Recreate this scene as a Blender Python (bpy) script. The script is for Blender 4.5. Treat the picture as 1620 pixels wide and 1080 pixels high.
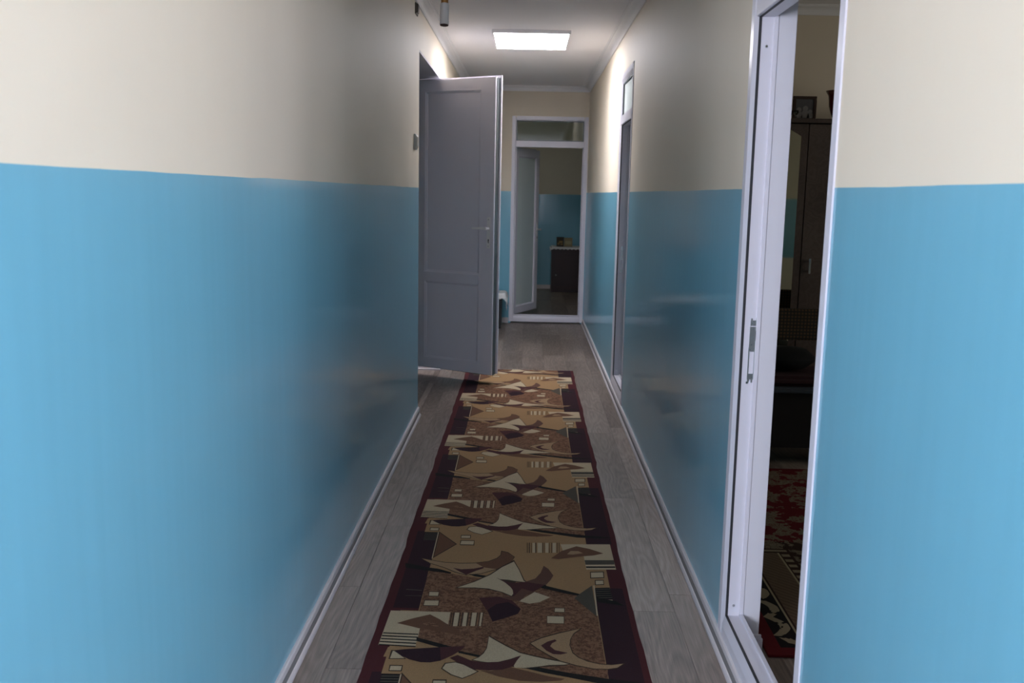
import bpy, bmesh, math, random
from mathutils import Vector, Matrix
random.seed(7)
for o in list(bpy.data.objects):
    bpy.data.objects.remove(o)
SC = bpy.context.scene
COL = SC.collection
PI = math.pi

# ------------------------------------------------------------------ camera
PITCH, YAW, ROLL, FPX = .1545, -.0136, .0199, 1499.4
_F = Vector((math.sin(YAW)*math.cos(PITCH), math.cos(YAW)*math.cos(PITCH), -math.sin(PITCH)))
_R = Vector((math.cos(YAW), -math.sin(YAW), 0)); _U = _R.cross(_F)
_R2 = math.cos(ROLL)*_R + math.sin(ROLL)*_U
_U2 = -math.sin(ROLL)*_R + math.cos(ROLL)*_U
cd = bpy.data.cameras.new('camera'); cam = bpy.data.objects.new('camera', cd); COL.objects.link(cam)
cam.matrix_world = Matrix(((_R2.x, _U2.x, -_F.x, 0), (_R2.y, _U2.y, -_F.y, 0), (_R2.z, _U2.z, -_F.z, 1.47), (0, 0, 0, 1)))
cd.sensor_fit = 'HORIZONTAL'; cd.sensor_width = 36; cd.lens = FPX/1620*36
cd.clip_start = .05; cd.clip_end = 60
cd.dof.use_dof = True; cd.dof.focus_distance = 3.6; cd.dof.aperture_fstop = 6.3
SC.camera = cam

# ------------------------------------------------------------------ world, lights, exposure
SC.view_settings.view_transform = 'Standard'; SC.view_settings.look = 'None'
SC.view_settings.gamma = 1; SC.view_settings.use_curve_mapping = False
SC.view_settings.exposure = 0.0
w = bpy.data.worlds.new('world'); SC.world = w; w.use_nodes = True
w.node_tree.nodes['Background'].inputs[0].default_value = (.62, .78, 1, 1)
w.node_tree.nodes['Background'].inputs[1].default_value = .35

def area(name, loc, rot, sx, sy, power, color):
    l = bpy.data.lights.new(name, 'AREA'); l.shape = 'RECTANGLE'; l.size = sx; l.size_y = sy
    l.energy = power; l.color = color
    o = bpy.data.objects.new(name, l); COL.objects.link(o); o.location = loc; o.rotation_euler = rot
    return o
# daylight entering through the two windows of the entrance hall behind the camera
for sgn in (-1, 1):
    area('hall_daylight', (sgn*2.3, -2.16, 1.55), (PI/2, 0, 0), .9, 1.5, 350, (.84, .86, 1.0))
area('hall_fill_light', (0, -2.16, 1.45), (PI/2, 0, 0), .8, 1.7, 36, (.84, .86, 1.0))  # added fill that brightens the open leaf and the length of the corridor
# added fill lights for the bedroom and far room, set at added windows
area('bedroom_fill_light', (4.36, 4.3, 1.55), (PI/2, 0, PI/2), 1.2, 1.2, 22, (1, .93, .80))
area('far_room_fill_light', (-2.36, 13.6, 1.6), (PI/2, 0, -PI/2), 1.0, 1.2, 10, (.95, .97, .85))
LAMP = 36.0

# ------------------------------------------------------------------ materials
def mat(name, col, rough=.5, metal=0, spec=.5):
    m = bpy.data.materials.new(name); m.use_nodes = True
    b = m.node_tree.nodes['Principled BSDF']
    b.inputs['Base Color'].default_value = (*col, 1); b.inputs['Roughness'].default_value = rough
    b.inputs['Metallic'].default_value = metal; b.inputs['Specular IOR Level'].default_value = spec
    return m
def nt(m): return m.node_tree, m.node_tree.nodes['Principled BSDF']
def N(t, kind, **kw):
    n = t.nodes.new(kind)
    for k, v in kw.items(): setattr(n, k, v)
    return n
def coords(t, scale, obj=True):
    tc = N(t, 'ShaderNodeTexCoord'); mp = N(t, 'ShaderNodeMapping')
    t.links.new(tc.outputs['Object' if obj else 'Generated'], mp.inputs[0]); mp.inputs['Scale'].default_value = scale
    return mp
def noise(t, scale, vec, detail=3, rough=.5):
    n = N(t, 'ShaderNodeTexNoise'); n.inputs['Scale'].default_value = scale
    n.inputs['Detail'].default_value = detail; n.inputs['Roughness'].default_value = rough
    t.links.new(vec, n.inputs['Vector']); return n
def ramp(t, fac, stops, interp='LINEAR'):
    r = N(t, 'ShaderNodeValToRGB'); r.color_ramp.interpolation = interp
    e = r.color_ramp.elements
    while len(e) < len(stops): e.new(.5)
    for i, (p, c) in enumerate(stops): e[i].position = p; e[i].color = (*c, 1) if len(c) == 3 else c
    t.links.new(fac, r.inputs[0]); return r
def bump(t, b, h, strength, dist=.01):
    n = N(t, 'ShaderNodeBump'); n.inputs['Strength'].default_value = strength; n.inputs['Distance'].default_value = dist
    t.links.new(h, n.inputs['Height']); t.links.new(n.outputs[0], b.inputs['Normal']); t.links.new(n.outputs[0], b.inputs['Coat Normal']); return n
def math_(t, op, a, b=None):
    n = N(t, 'ShaderNodeMath', operation=op)
    for i, v in enumerate((a, b)):
        if v is None: continue
        if isinstance(v, (int, float)): n.inputs[i].default_value = v
        else: t.links.new(v, n.inputs[i])
    return n.outputs[0]
def mixc(t, fac, a, b, bt='MIX'):
    n = N(t, 'ShaderNodeMix', data_type='RGBA', blend_type=bt)
    for i, v in ((0, fac), (6, a), (7, b)):
        if isinstance(v, (int, float)): n.inputs[i].default_value = v
        elif isinstance(v, tuple): n.inputs[i].default_value = (*v, 1)
        else: t.links.new(v, n.inputs[i])
    return n.outputs[2]

CREAM = (.72, .64, .515); BLUE = (.155, .405, .53)
def wall_paint(name, line=1.4975):
    """cream emulsion above a dado of semi-gloss blue oil paint, divided at a level line"""
    m = mat(name, CREAM); t, b = nt(m)
    tc = N(t, 'ShaderNodeTexCoord'); sp = N(t, 'ShaderNodeSeparateXYZ'); t.links.new(tc.outputs['Object'], sp.inputs[0])
    wob = noise(t, 3, tc.outputs['Object'], 1)
    z = math_(t, 'ADD', sp.outputs[2], math_(t, 'MULTIPLY', math_(t, 'SUBTRACT', wob.outputs[0], .5), .006))
    top = math_(t, 'GREATER_THAN', z, line)
    ms = coords(t, (1, 1, .06)); streak = noise(t, 26, ms.outputs[0], 2)
    fine = noise(t, 260, tc.outputs['Object'], 2)
    blue = ramp(t, streak.outputs[0], [(.3, tuple(c*.98 for c in BLUE)), (.7, tuple(c*1.02 for c in BLUE))])
    cr = ramp(t, noise(t, 2.2, tc.outputs['Object'], 3).outputs[0], [(.3, tuple(c*.97 for c in CREAM)), (.7, CREAM)])
    t.links.new(mixc(t, top, blue.outputs[0], cr.outputs[0]), b.inputs['Base Color'])
    r = N(t, 'ShaderNodeMix'); t.links.new(top, r.inputs[0]); r.inputs[2].default_value = .35; r.inputs[3].default_value = .6
    t.links.new(r.outputs[0], b.inputs['Roughness'])
    sl = N(t, 'ShaderNodeMix'); t.links.new(top, sl.inputs[0]); sl.inputs[2].default_value = .5; sl.inputs[3].default_value = .3
    t.links.new(sl.outputs[0], b.inputs['Specular IOR Level'])
    ct = math_(t, 'SUBTRACT', 1, top); t.links.new(math_(t, 'MULTIPLY', ct, .42), b.inputs['Coat Weight']); b.inputs['Coat Roughness'].default_value = .07
    ms2 = coords(t, (1, 1, .12)); wave = noise(t, 9, ms2.outputs[0], 2)
    h = math_(t, 'ADD', math_(t, 'MULTIPLY', wave.outputs[0], 1.0), math_(t, 'MULTIPLY', fine.outputs[0], .05))
    bump(t, b, h, .13, .012)
    return m
M = {}
M['wall'] = wall_paint('painted_wall')
M['room_wall'] = wall_paint('painted_room_wall', 1.475)
M['ceiling'] = mat('white_ceiling_paint', (.80, .785, .80), .8)
M['cornice'] = mat('white_cornice', (.81, .80, .81), .6)
M['pvc'] = mat('white_pvc', (.66, .645, .71), .28)
M['leaf'] = mat('lightened_pvc_leaf', (.80, .77, .84), .3)  # white PVC, colour lightened to make up for weak light on the leaves
M['pvc_grey'] = mat('grey_pvc_channel', (.20, .19, .19), .45)
M['skirting'] = mat('skirting_pvc', (.60, .56, .57), .4)
M['gasket'] = mat('black_rubber_gasket', (.02, .021, .025), .6)
M['gasket_grey'] = mat('grey_rubber_gasket', (.12, .14, .15), .5)
M['plaster'] = mat('white_plaster_reveal', (.62, .61, .66), .65)
M['steel'] = mat('brushed_steel', (.42, .45, .46), .35, 1)
M['silver'] = mat('polished_steel', (.8, .8, .8), .18, 1)
M['dark_hole'] = mat('dark_recess', (.012, .012, .014), .8)
M['black'] = mat('black_lacquer', (.012, .011, .012), .45)
M['lace'] = mat('white_lace', (.72, .71, .70), .85)
M['white_metal'] = mat('white_painted_metal', (.90, .88, .88), .35)
M['copper'] = mat('brushed_copper', (.50, .26, .09), .38, .7)
M['grey_plastic'] = mat('grey_plastic', (.42, .42, .38), .5)
M['brown_plastic'] = mat('brown_plastic', (.08, .065, .045), .6)
M['red_glass'] = mat('dark_red_glass', (.09, .006, .010), .12)
M['mirror'] = mat('mirror_glass', (.72, .74, .62), .03, 1)
M['photo'] = mat('photo_print', (.10, .10, .11), .3)
M['beige_box'] = mat('beige_card', (.34, .28, .16), .7)
M['dark_box'] = mat('dark_card', (.05, .035, .02), .6)
M['gold'] = mat('gold_print', (.30, .19, .05), .5)
M['cushion'] = mat('dark_red_fabric', (.035, .008, .012), .9)
M['black_fabric'] = mat('black_fabric', (.008, .008, .010), .9)
g = mat('clear_glass', (.75, .83, .78), .02); g.node_tree.nodes['Principled BSDF'].inputs['Transmission Weight'].default_value = 1
g.node_tree.nodes['Principled BSDF'].inputs['IOR'].default_value = 1.45; M['glass'] = g
M['frosted'] = mat('frosted_glass', (.74, .82, .80), .3)
e = mat('lamp_diffuser', (.9, .9, .9), .5)
t, b = nt(e); b.inputs['Emission Color'].default_value = (.95, .93, 1, 1); b.inputs['Emission Strength'].default_value = LAMP
M['diffuser'] = e

def oak(name, tones, scale=1.0, rough=.42):
    m = mat(name, tones[1], rough); t, b = nt(m)
    oi = N(t, 'ShaderNodeObjectInfo'); tc = N(t, 'ShaderNodeTexCoord')
    off = N(t, 'ShaderNodeVectorMath', operation='SCALE'); off.inputs[0].default_value = (13, 29, 7)
    t.links.new(oi.outputs['Random'], off.inputs['Scale'])
    add = N(t, 'ShaderNodeVectorMath', operation='ADD'); t.links.new(tc.outputs['Object'], add.inputs[0]); t.links.new(off.outputs[0], add.inputs[1])
    mp = N(t, 'ShaderNodeMapping'); t.links.new(add.outputs[0], mp.inputs[0]); mp.inputs['Scale'].default_value = (1, .16, 1)
    n1 = noise(t, 6*scale, mp.outputs[0], 2)
    rings = math_(t, 'FRACT', math_(t, 'MULTIPLY', n1.outputs[0], 16))
    tri = math_(t, 'ABSOLUTE', math_(t, 'SUBTRACT', rings, .5))
    mp2 = N(t, 'ShaderNodeMapping'); t.links.new(add.outputs[0], mp2.inputs[0]); mp2.inputs['Scale'].default_value = (1, .035, 1)
    n2 = noise(t, 190*scale, mp2.outputs[0], 3)
    n3 = noise(t, 3, mp.outputs[0], 3)
    f = math_(t, 'ADD', math_(t, 'MULTIPLY', tri, .40), math_(t, 'MULTIPLY', n2.outputs[0], .75))
    f = math_(t, 'ADD', f, math_(t, 'MULTIPLY', math_(t, 'SUBTRACT', n3.outputs[0], .5), .9))
    f = math_(t, 'ADD', f, math_(t, 'MULTIPLY', math_(t, 'SUBTRACT', oi.outputs['Random'], .5), .16))
    r = ramp(t, f, [(.15, tones[0]), (.5, tones[1]), (.85, tones[2])])
    t.links.new(r.outputs[0], b.inputs['Base Color'])
    bump(t, b, n2.outputs[0], .12, .002)
    return m
M['oak'] = oak('grey_oak_laminate', [(.090, .066, .052), (.185, .143, .118), (.31, .25, .212)])
M['oak_dark'] = mat('plank_joint', (.06, .05, .045), .8)
M['wenge'] = oak('dark_wenge_board', [(.055, .038, .033), (.085, .062, .053), (.12, .09, .076)], 1, .4)
M['mahogany'] = oak('dark_red_board', [(.020, .005, .004), (.032, .008, .006), (.045, .011, .008)], 1, .4)

def pile(name, c, c2=None, sc=420):
    m = mat(name, c, .95, 0, .15); t, b = nt(m)
    tc = N(t, 'ShaderNodeTexCoord'); n = noise(t, sc, tc.outputs['Object'], 2)
    c2 = c2 or tuple(x*.72 for x in c)
    if name.endswith('mottled'):
        n0 = noise(t, 70, tc.outputs['Object'], 4, .75)
        r = ramp(t, n0.outputs[0], [(.42, c2), (.56, c)])
    else:
        r = ramp(t, n.outputs[0], [(.3, c2), (.6, c)])
    t.links.new(r.outputs[0], b.inputs['Base Color'])
    bump(t, b, n.outputs[0], .5, .003)
    return m
RC = dict(tan=(.345, .208, .10), tan2=(.35, .225, .125), mottle=None, cream=(.50, .395, .26), brown=(.15, .072, .042),
          brown2=(.115, .056, .040), maroon=(.072, .026, .026), purple=(.030, .013, .018), black=(.016, .013, .012),
          outline=(.055, .035, .022), olive=(.085, .072, .055), burgundy=(.075, .018, .020), border=(.034, .014, .019))
RM = {}
for k, c in RC.items():
    RM[k] = pile('rug_'+k, c) if c else pile('rug_mottled', (.22, .115, .065), (.10, .045, .026))

# ------------------------------------------------------------------ helpers
def box(bm, x0, y0, z0, x1, y1, z1, mi=0):
    v = [bm.verts.new(p) for p in ((x0, y0, z0), (x1, y0, z0), (x1, y1, z0), (x0, y1, z0), (x0, y0, z1), (x1, y0, z1), (x1, y1, z1), (x0, y1, z1))]
    for f in ((3, 2, 1, 0), (4, 5, 6, 7), (0, 1, 5, 4), (1, 2, 6, 5), (2, 3, 7, 6), (3, 0, 4, 7)):
        bm.faces.new([v[i] for i in f]).material_index = mi
    return v
def prism(bm, pts, a0, a1, axis, mi=0):
    """extrude the closed outline pts (2-D) from a0 to a1 along axis x, y or z"""
    def P(p, a): return {'x': (a, p[0], p[1]), 'y': (p[0], a, p[1]), 'z': (p[0], p[1], a)}[axis]
    lo = [bm.verts.new(P(p, a0)) for p in pts]; hi = [bm.verts.new(P(p, a1)) for p in pts]
    n = len(pts)
    for i in range(n): bm.faces.new((lo[i], lo[(i+1) % n], hi[(i+1) % n], hi[i])).material_index = mi
    bm.faces.new(lo[::-1]).material_index = mi; bm.faces.new(hi).material_index = mi
def lathe(bm, prof, cx, cy, seg=24, mi=0, axis='z'):
    rings = []
    for r, h in prof:
        ring = []
        for k in range(seg):
            a = 2*PI*k/seg
            p = (cx+r*math.cos(a), cy+r*math.sin(a), h) if axis == 'z' else (cx+r*math.cos(a), h, cy+r*math.sin(a))
            ring.append(bm.verts.new(p))
        rings.append(ring)
    for A, B in zip(rings, rings[1:]):
        for k in range(seg): bm.faces.new((A[k], A[(k+1) % seg], B[(k+1) % seg], B[k])).material_index = mi
    if prof[0][0] > 1e-5: bm.faces.new(rings[0][::-1]).material_index = mi
    if prof[-1][0] > 1e-5: bm.faces.new(rings[-1]).material_index = mi
def obj(name, bm, mats, parent=None, bevel=0, smooth=False, kind=None, label=None):
    bmesh.ops.recalc_face_normals(bm, faces=bm.faces)
    if bevel:
        bmesh.ops.bevel(bm, geom=[e for e in bm.edges if len(e.link_faces) == 2 and e.calc_face_angle(0) > .6], offset=bevel, segments=2, affect='EDGES', clamp_overlap=True)
    me = bpy.data.meshes.new(name); bm.to_mesh(me); bm.free()
    for m in (mats if isinstance(mats, (list, tuple)) else [mats]): me.materials.append(M[m] if isinstance(m, str) else m)
    if smooth:
        for p in me.polygons: p.use_smooth = True
    o = bpy.data.objects.new(name, me); COL.objects.link(o)
    if parent: o.parent = parent
    if kind: o['kind'] = kind
    if label: o['label'] = label
    return o
def nb(): return bmesh.new()
def bx(name, dims, m, parent=None, bevel=0, **kw):
    b = nb(); box(b, *dims); return obj(name, b, m, parent, bevel, **kw)
def struct(name, bm, m, label, cat, bevel=0):
    o = obj(name, bm, m, None, bevel); o['kind'] = 'structure'; o['label'] = label; o['category'] = cat; return o
def thing(name, label, cat, loc=(0, 0, 0), rz=0, group=None, kind=None):
    o = bpy.data.objects.new(name, None); COL.objects.link(o); o.location = loc; o.rotation_euler = (0, 0, rz)
    o['label'] = label; o['category'] = cat; o.empty_display_size = .1
    if group: o['group'] = group
    if kind: o['kind'] = kind
    return o
def dup(o, parent, loc):
    c = o.copy(); COL.objects.link(c); c.parent = parent; c.location = loc; return c

XL, XR, YE, HC = -.7006, .666, 10.838, 2.655
WT = .116                       # thickness of the right and end walls

# ------------------------------------------------------------------ walls
def wall_cells(bm, axis, a0, a1, t0, t1, z1, openings):
    """solid wall along an axis (a0..a1), thickness t0..t1, with rectangular openings (o0, o1, zb, zt)"""
    cuts = sorted(set([a0, a1]+[v for o in openings for v in o[:2]]))
    def B(u0, u1, z0, zz):
        if zz-z0 < 1e-4: return
        if axis == 'y': box(bm, t0, u0, z0, t1, u1, zz)
        else: box(bm, u0, t0, z0, u1, t1, zz)
    for u0, u1 in zip(cuts, cuts[1:]):
        hit = [o for o in openings if o[0] <= u0+1e-6 and o[1] >= u1-1e-6]
        if hit: B(u0, u1, 0, hit[0][2]); B(u0, u1, hit[0][3], z1)
        else: B(u0, u1, 0, z1)
b = nb(); wall_cells(b, 'y', .8, YE, XL-.25, XL, HC, [(6.139, 7.80, 0, 2.35)])
struct('wall_left', b, 'wall', 'left corridor wall, cream above a glossy blue dado, with a doorway near its far end', 'wall')
ND = (2.096, 2.980); FD = (6.30, 7.125)
b = nb(); wall_cells(b, 'y', .8, YE, XR, XR+WT, HC, [(ND[0]+.03, ND[1]-.03, 0, 2.31), (FD[0]+.03, FD[1]-.03, 0, 2.31)])
struct('wall_right', b, 'wall', 'right corridor wall, cream above a glossy blue dado, with two doorways', 'wall')
b = nb(); wall_cells(b, 'x', -2.4, 2.6, YE, YE+.12, HC, [(-.172, .632, 0, 2.31)])
struct('wall_end', b, 'wall', 'narrow end wall of the corridor around the far white-framed doorway', 'wall')
# entrance hall behind the camera
b = nb(); wall_cells(b, 'x', -2.8, 2.8, -2.12, -2.0, HC, [(-2.75, -1.85, .8, 2.3), (-.4, .4, .6, 2.3), (1.85, 2.75, .8, 2.3)])
struct('wall_back', b, 'wall', 'hall wall behind the camera with two windows and an added middle opening', 'wall')
b = nb(); box(b, -2.92, -2.12, 0, -2.8, .92, HC); struct('wall_hall_left', b, 'wall', 'left wall of the hall behind the camera', 'wall')
b = nb(); box(b, 2.8, -2.12, 0, 2.92, .92, HC); struct('wall_hall_right', b, 'wall', 'right wall of the hall behind the camera', 'wall')
b = nb(); box(b, -2.8, .8, 0, XL-.25, .92, HC); struct('wall_hall_front_left', b, 'wall', 'hall wall left of the corridor mouth', 'wall')
b = nb(); box(b, XR+WT, .8, 0, 2.8, .92, HC); struct('wall_hall_front_right', b, 'wall', 'hall wall right of the corridor mouth', 'wall')
# bedroom behind the right wall
RX0 = XR+WT
b = nb(); box(b, RX0, 6.15, 0, 4.2, 6.28, HC); struct('wall_bedroom_far', b, 'room_wall', 'bedroom wall behind the dark wardrobe, cream over blue', 'wall')
b = nb(); box(b, RX0, .92, 0, 4.2, 1.04, HC); struct('wall_bedroom_near', b, 'room_wall', 'bedroom wall opposite the wardrobe mirror', 'wall')
b = nb(); wall_cells(b, 'y', .92, 6.28, 4.2, 4.32, HC, [(3.7, 4.9, .9, 2.1)])
struct('wall_bedroom_right', b, 'room_wall', 'outer bedroom wall with an added window', 'wall')
# room behind the far right doorway (its door stands wide open inside)
b = nb(); box(b, RX0, 7.9, 0, 2.6, 8.0, HC); struct('wall_side_far', b, 'room_wall', 'side room wall beyond the far right doorway', 'wall')
b = nb(); box(b, 2.6, 6.28, 0, 2.72, 8.0, HC); struct('wall_side_right', b, 'room_wall', 'right wall of the room beyond the far right doorway', 'wall')
# far room
b = nb(); box(b, -2.4, 14.95, 0, 2.6, 15.07, HC); struct('wall_far_room', b, 'room_wall', 'rear wall of the far room behind the dark red cabinet, cream over blue', 'wall')
b = nb(); wall_cells(b, 'y', YE+.12, 14.95, -2.3, -2.2, HC, [(13.1, 14.1, .9, 2.1)])
struct('wall_far_room_left', b, 'room_wall', 'left wall of the far room with an added window', 'wall')
b = nb(); box(b, 2.0, YE+.12, 0, 2.1, 14.95, HC); struct('wall_far_room_right', b, 'room_wall', 'right wall of the far room', 'wall')
# left side room
b = nb(); box(b, -3.0, 5.3, 0, XL-.25, 5.4, HC); struct('wall_left_room_near', b, 'room_wall', 'near wall of the room behind the open grey door', 'wall')
b = nb(); box(b, -3.0, 8.6, 0, XL-.25, 8.7, HC); struct('wall_left_room_far', b, 'room_wall', 'far wall of the room behind the open grey door', 'wall')
b = nb(); box(b, -3.1, 5.3, 0, -3.0, 8.7, HC); struct('wall_left_room_outer', b, 'room_wall', 'outer wall of the room behind the open grey door', 'wall')
b = nb(); box(b, -3.1, -2.3, HC, 4.4, 15.1, HC+.1)
struct('ceiling', b, 'ceiling', 'white plastered ceiling over the corridor', 'ceiling')

# ------------------------------------------------------------------ floor of laminate planks
b = nb(); box(b, -3.1, -2.3, -.12, 4.4, 15.1, -.010)
floor = struct('floor', b, 'oak_dark', 'grey-brown oak laminate floor running down the corridor', 'floor')
PW, PL = .193, 1.285
full = None; cache = {}
def plank(x0, x1, y0, y1):
    wx, wy = round(x1-x0, 3), round(y1-y0, 3)
    if wx < .02 or wy < .04: return
    if (wx, wy) not in cache:
        bm = nb(); g_ = .0004
        box(bm, -wx/2+g_, -wy/2+g_, -.010, wx/2-g_, wy/2-g_, 0)
        bmesh.ops.bevel(bm, geom=[e for e in bm.edges if all(v.co.z > -.001 for v in e.verts)], offset=.0006, segments=1, affect='EDGES')
        cache[(wx, wy)] = obj('plank', bm, 'oak', floor); cache[(wx, wy)].location = ((x0+x1)/2, (y0+y1)/2, 0)
    else: dup(cache[(wx, wy)], floor, ((x0+x1)/2, (y0+y1)/2, 0))
def planks(X0, X1, Y0, Y1, ph=0):
    k = 0; x = X0 - (ph % PW)
    while x < X1-.01:
        off = [0, .62, .27, .93, .44, 1.13, .15][k % 7]
        y = Y0-off
        while y < Y1-.01:
            plank(max(x, X0), min(x+PW, X1), max(y, Y0), min(y+PL, Y1)); y += PL
        x += PW; k += 1
planks(XL, XR, .8, YE, .09)
planks(-1.0, 1.0, -2.0, .8, .02)
planks(XR, 2.9, 1.6, 6.15)
planks(-.95, 1.3, YE, 14.95, .05)
planks(-1.9, XL, 6.139, 7.9)
planks(XR, 1.5, 6.28, 7.9)

# ------------------------------------------------------------------ baseboards and cornices
def skirting(name, x, side, y0, y1, label, h=.0618):
    """side=+1: projects towards +x"""
    s = side
    prof = [(0, 0), (.022*s, 0), (.022*s, .010), (.018*s, .017), (.014*s, .019), (.012*s, h-.018), (.0125*s, h-.015), (.011*s, h-.004), (.006*s, h), (0, h)]
    b = nb(); prism(b, [(x+p[0], p[1]) for p in prof], y0, y1, 'y')
    o = struct(name, b, 'skirting', label, 'baseboard')
    b = nb(); prism(b, [(x+.0125*s, .021), (x+.0150*s, .021), (x+.0140*s, h-.020), (x+.0115*s, h-.020)], y0+.001, y1-.001, 'y')
    obj('grey_channel_strip', b, 'pvc_grey', o)
    for k, yy in enumerate([y for y in (1.2, 3.7, 6.1) if y0 < y-.2 and y < y1]):
        b = nb(); prism(b, [(x+q[0]*1.05+.0004*s, q[1]+(.0006 if q[1] > 0 else 0)) for q in prof], yy-.006, yy+.006, 'y'); obj('joint_cap', b, 'skirting', o)
    return o
skirting('baseboard_left', XL, 1, .8, 6.139, 'white plastic baseboard with a grey channel along the near left wall')
skirting('baseboard_left_far', XL, 1, 7.80, YE-.02, 'white plastic baseboard along the left wall behind the open grey door')
skirting('baseboard_right', XR, -1, .8, YE-.02, 'white plastic baseboard with a grey channel along the whole right wall')
def skirt_x(name, y, side, x0, x1, label, h=.0618):
    b = nb(); s = side
    prism(b, [(y, 0), (y+.02*s, 0), (y+.02*s, .012), (y+.013*s, .018), (y+.012*s, h-.01), (y+.006*s, h), (y, h)], x0, x1, 'x')
    return struct(name, b, 'skirting', label, 'baseboard')
skirt_x('baseboard_end', YE, -1, XL+.02, -.198, 'short white baseboard on the end wall beside the draped stool')
skirt_x('baseboard_far_room', 14.95, -1, -2.2, 2.0, 'pale baseboard along the rear wall of the far room')
skirt_x('baseboard_bedroom', 6.15, -1, RX0, 4.2, 'pale baseboard behind the wardrobe')
skirt_x('baseboard_doorway', 7.80, -1, XL-.25, XL-.002, 'short white baseboard in the left doorway seen under the open door')
def cornice(name, pts, axis, a0, a1, label):
    b = nb(); prism(b, pts, a0, a1, axis); struct(name, b, 'cornice', label, 'cornice')
def cprof(c, s):
    """cove profile on the wall at coordinate c, projecting towards s"""
    P_ = [(c, HC), (c, 2.599), (c+.010*s, 2.599), (c+.012*s, 2.606)]
    for k in range(7):
        a = k/6*PI/2; P_.append((c+(.058-.044*math.cos(a))*s, 2.606+.036*math.sin(a)))
    return P_ + [(c+.060*s, 2.648), (c+.068*s, 2.649), (c+.068*s, HC)]
cornice('trim_1', cprof(XL, 1), 'y', .8, YE, 'white coved cornice along the top of the left wall')
cornice('trim_2', cprof(XR, -1), 'y', .8, YE, 'white coved cornice along the top of the right wall')
cornice('trim_3', cprof(YE, -1), 'x', XL+.01, XR-.01, 'white coved cornice across the top of the end wall')
cornice('trim_4', cprof(6.15, -1), 'x', RX0, 4.2, 'white cornice above the wardrobe in the bedroom')

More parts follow.
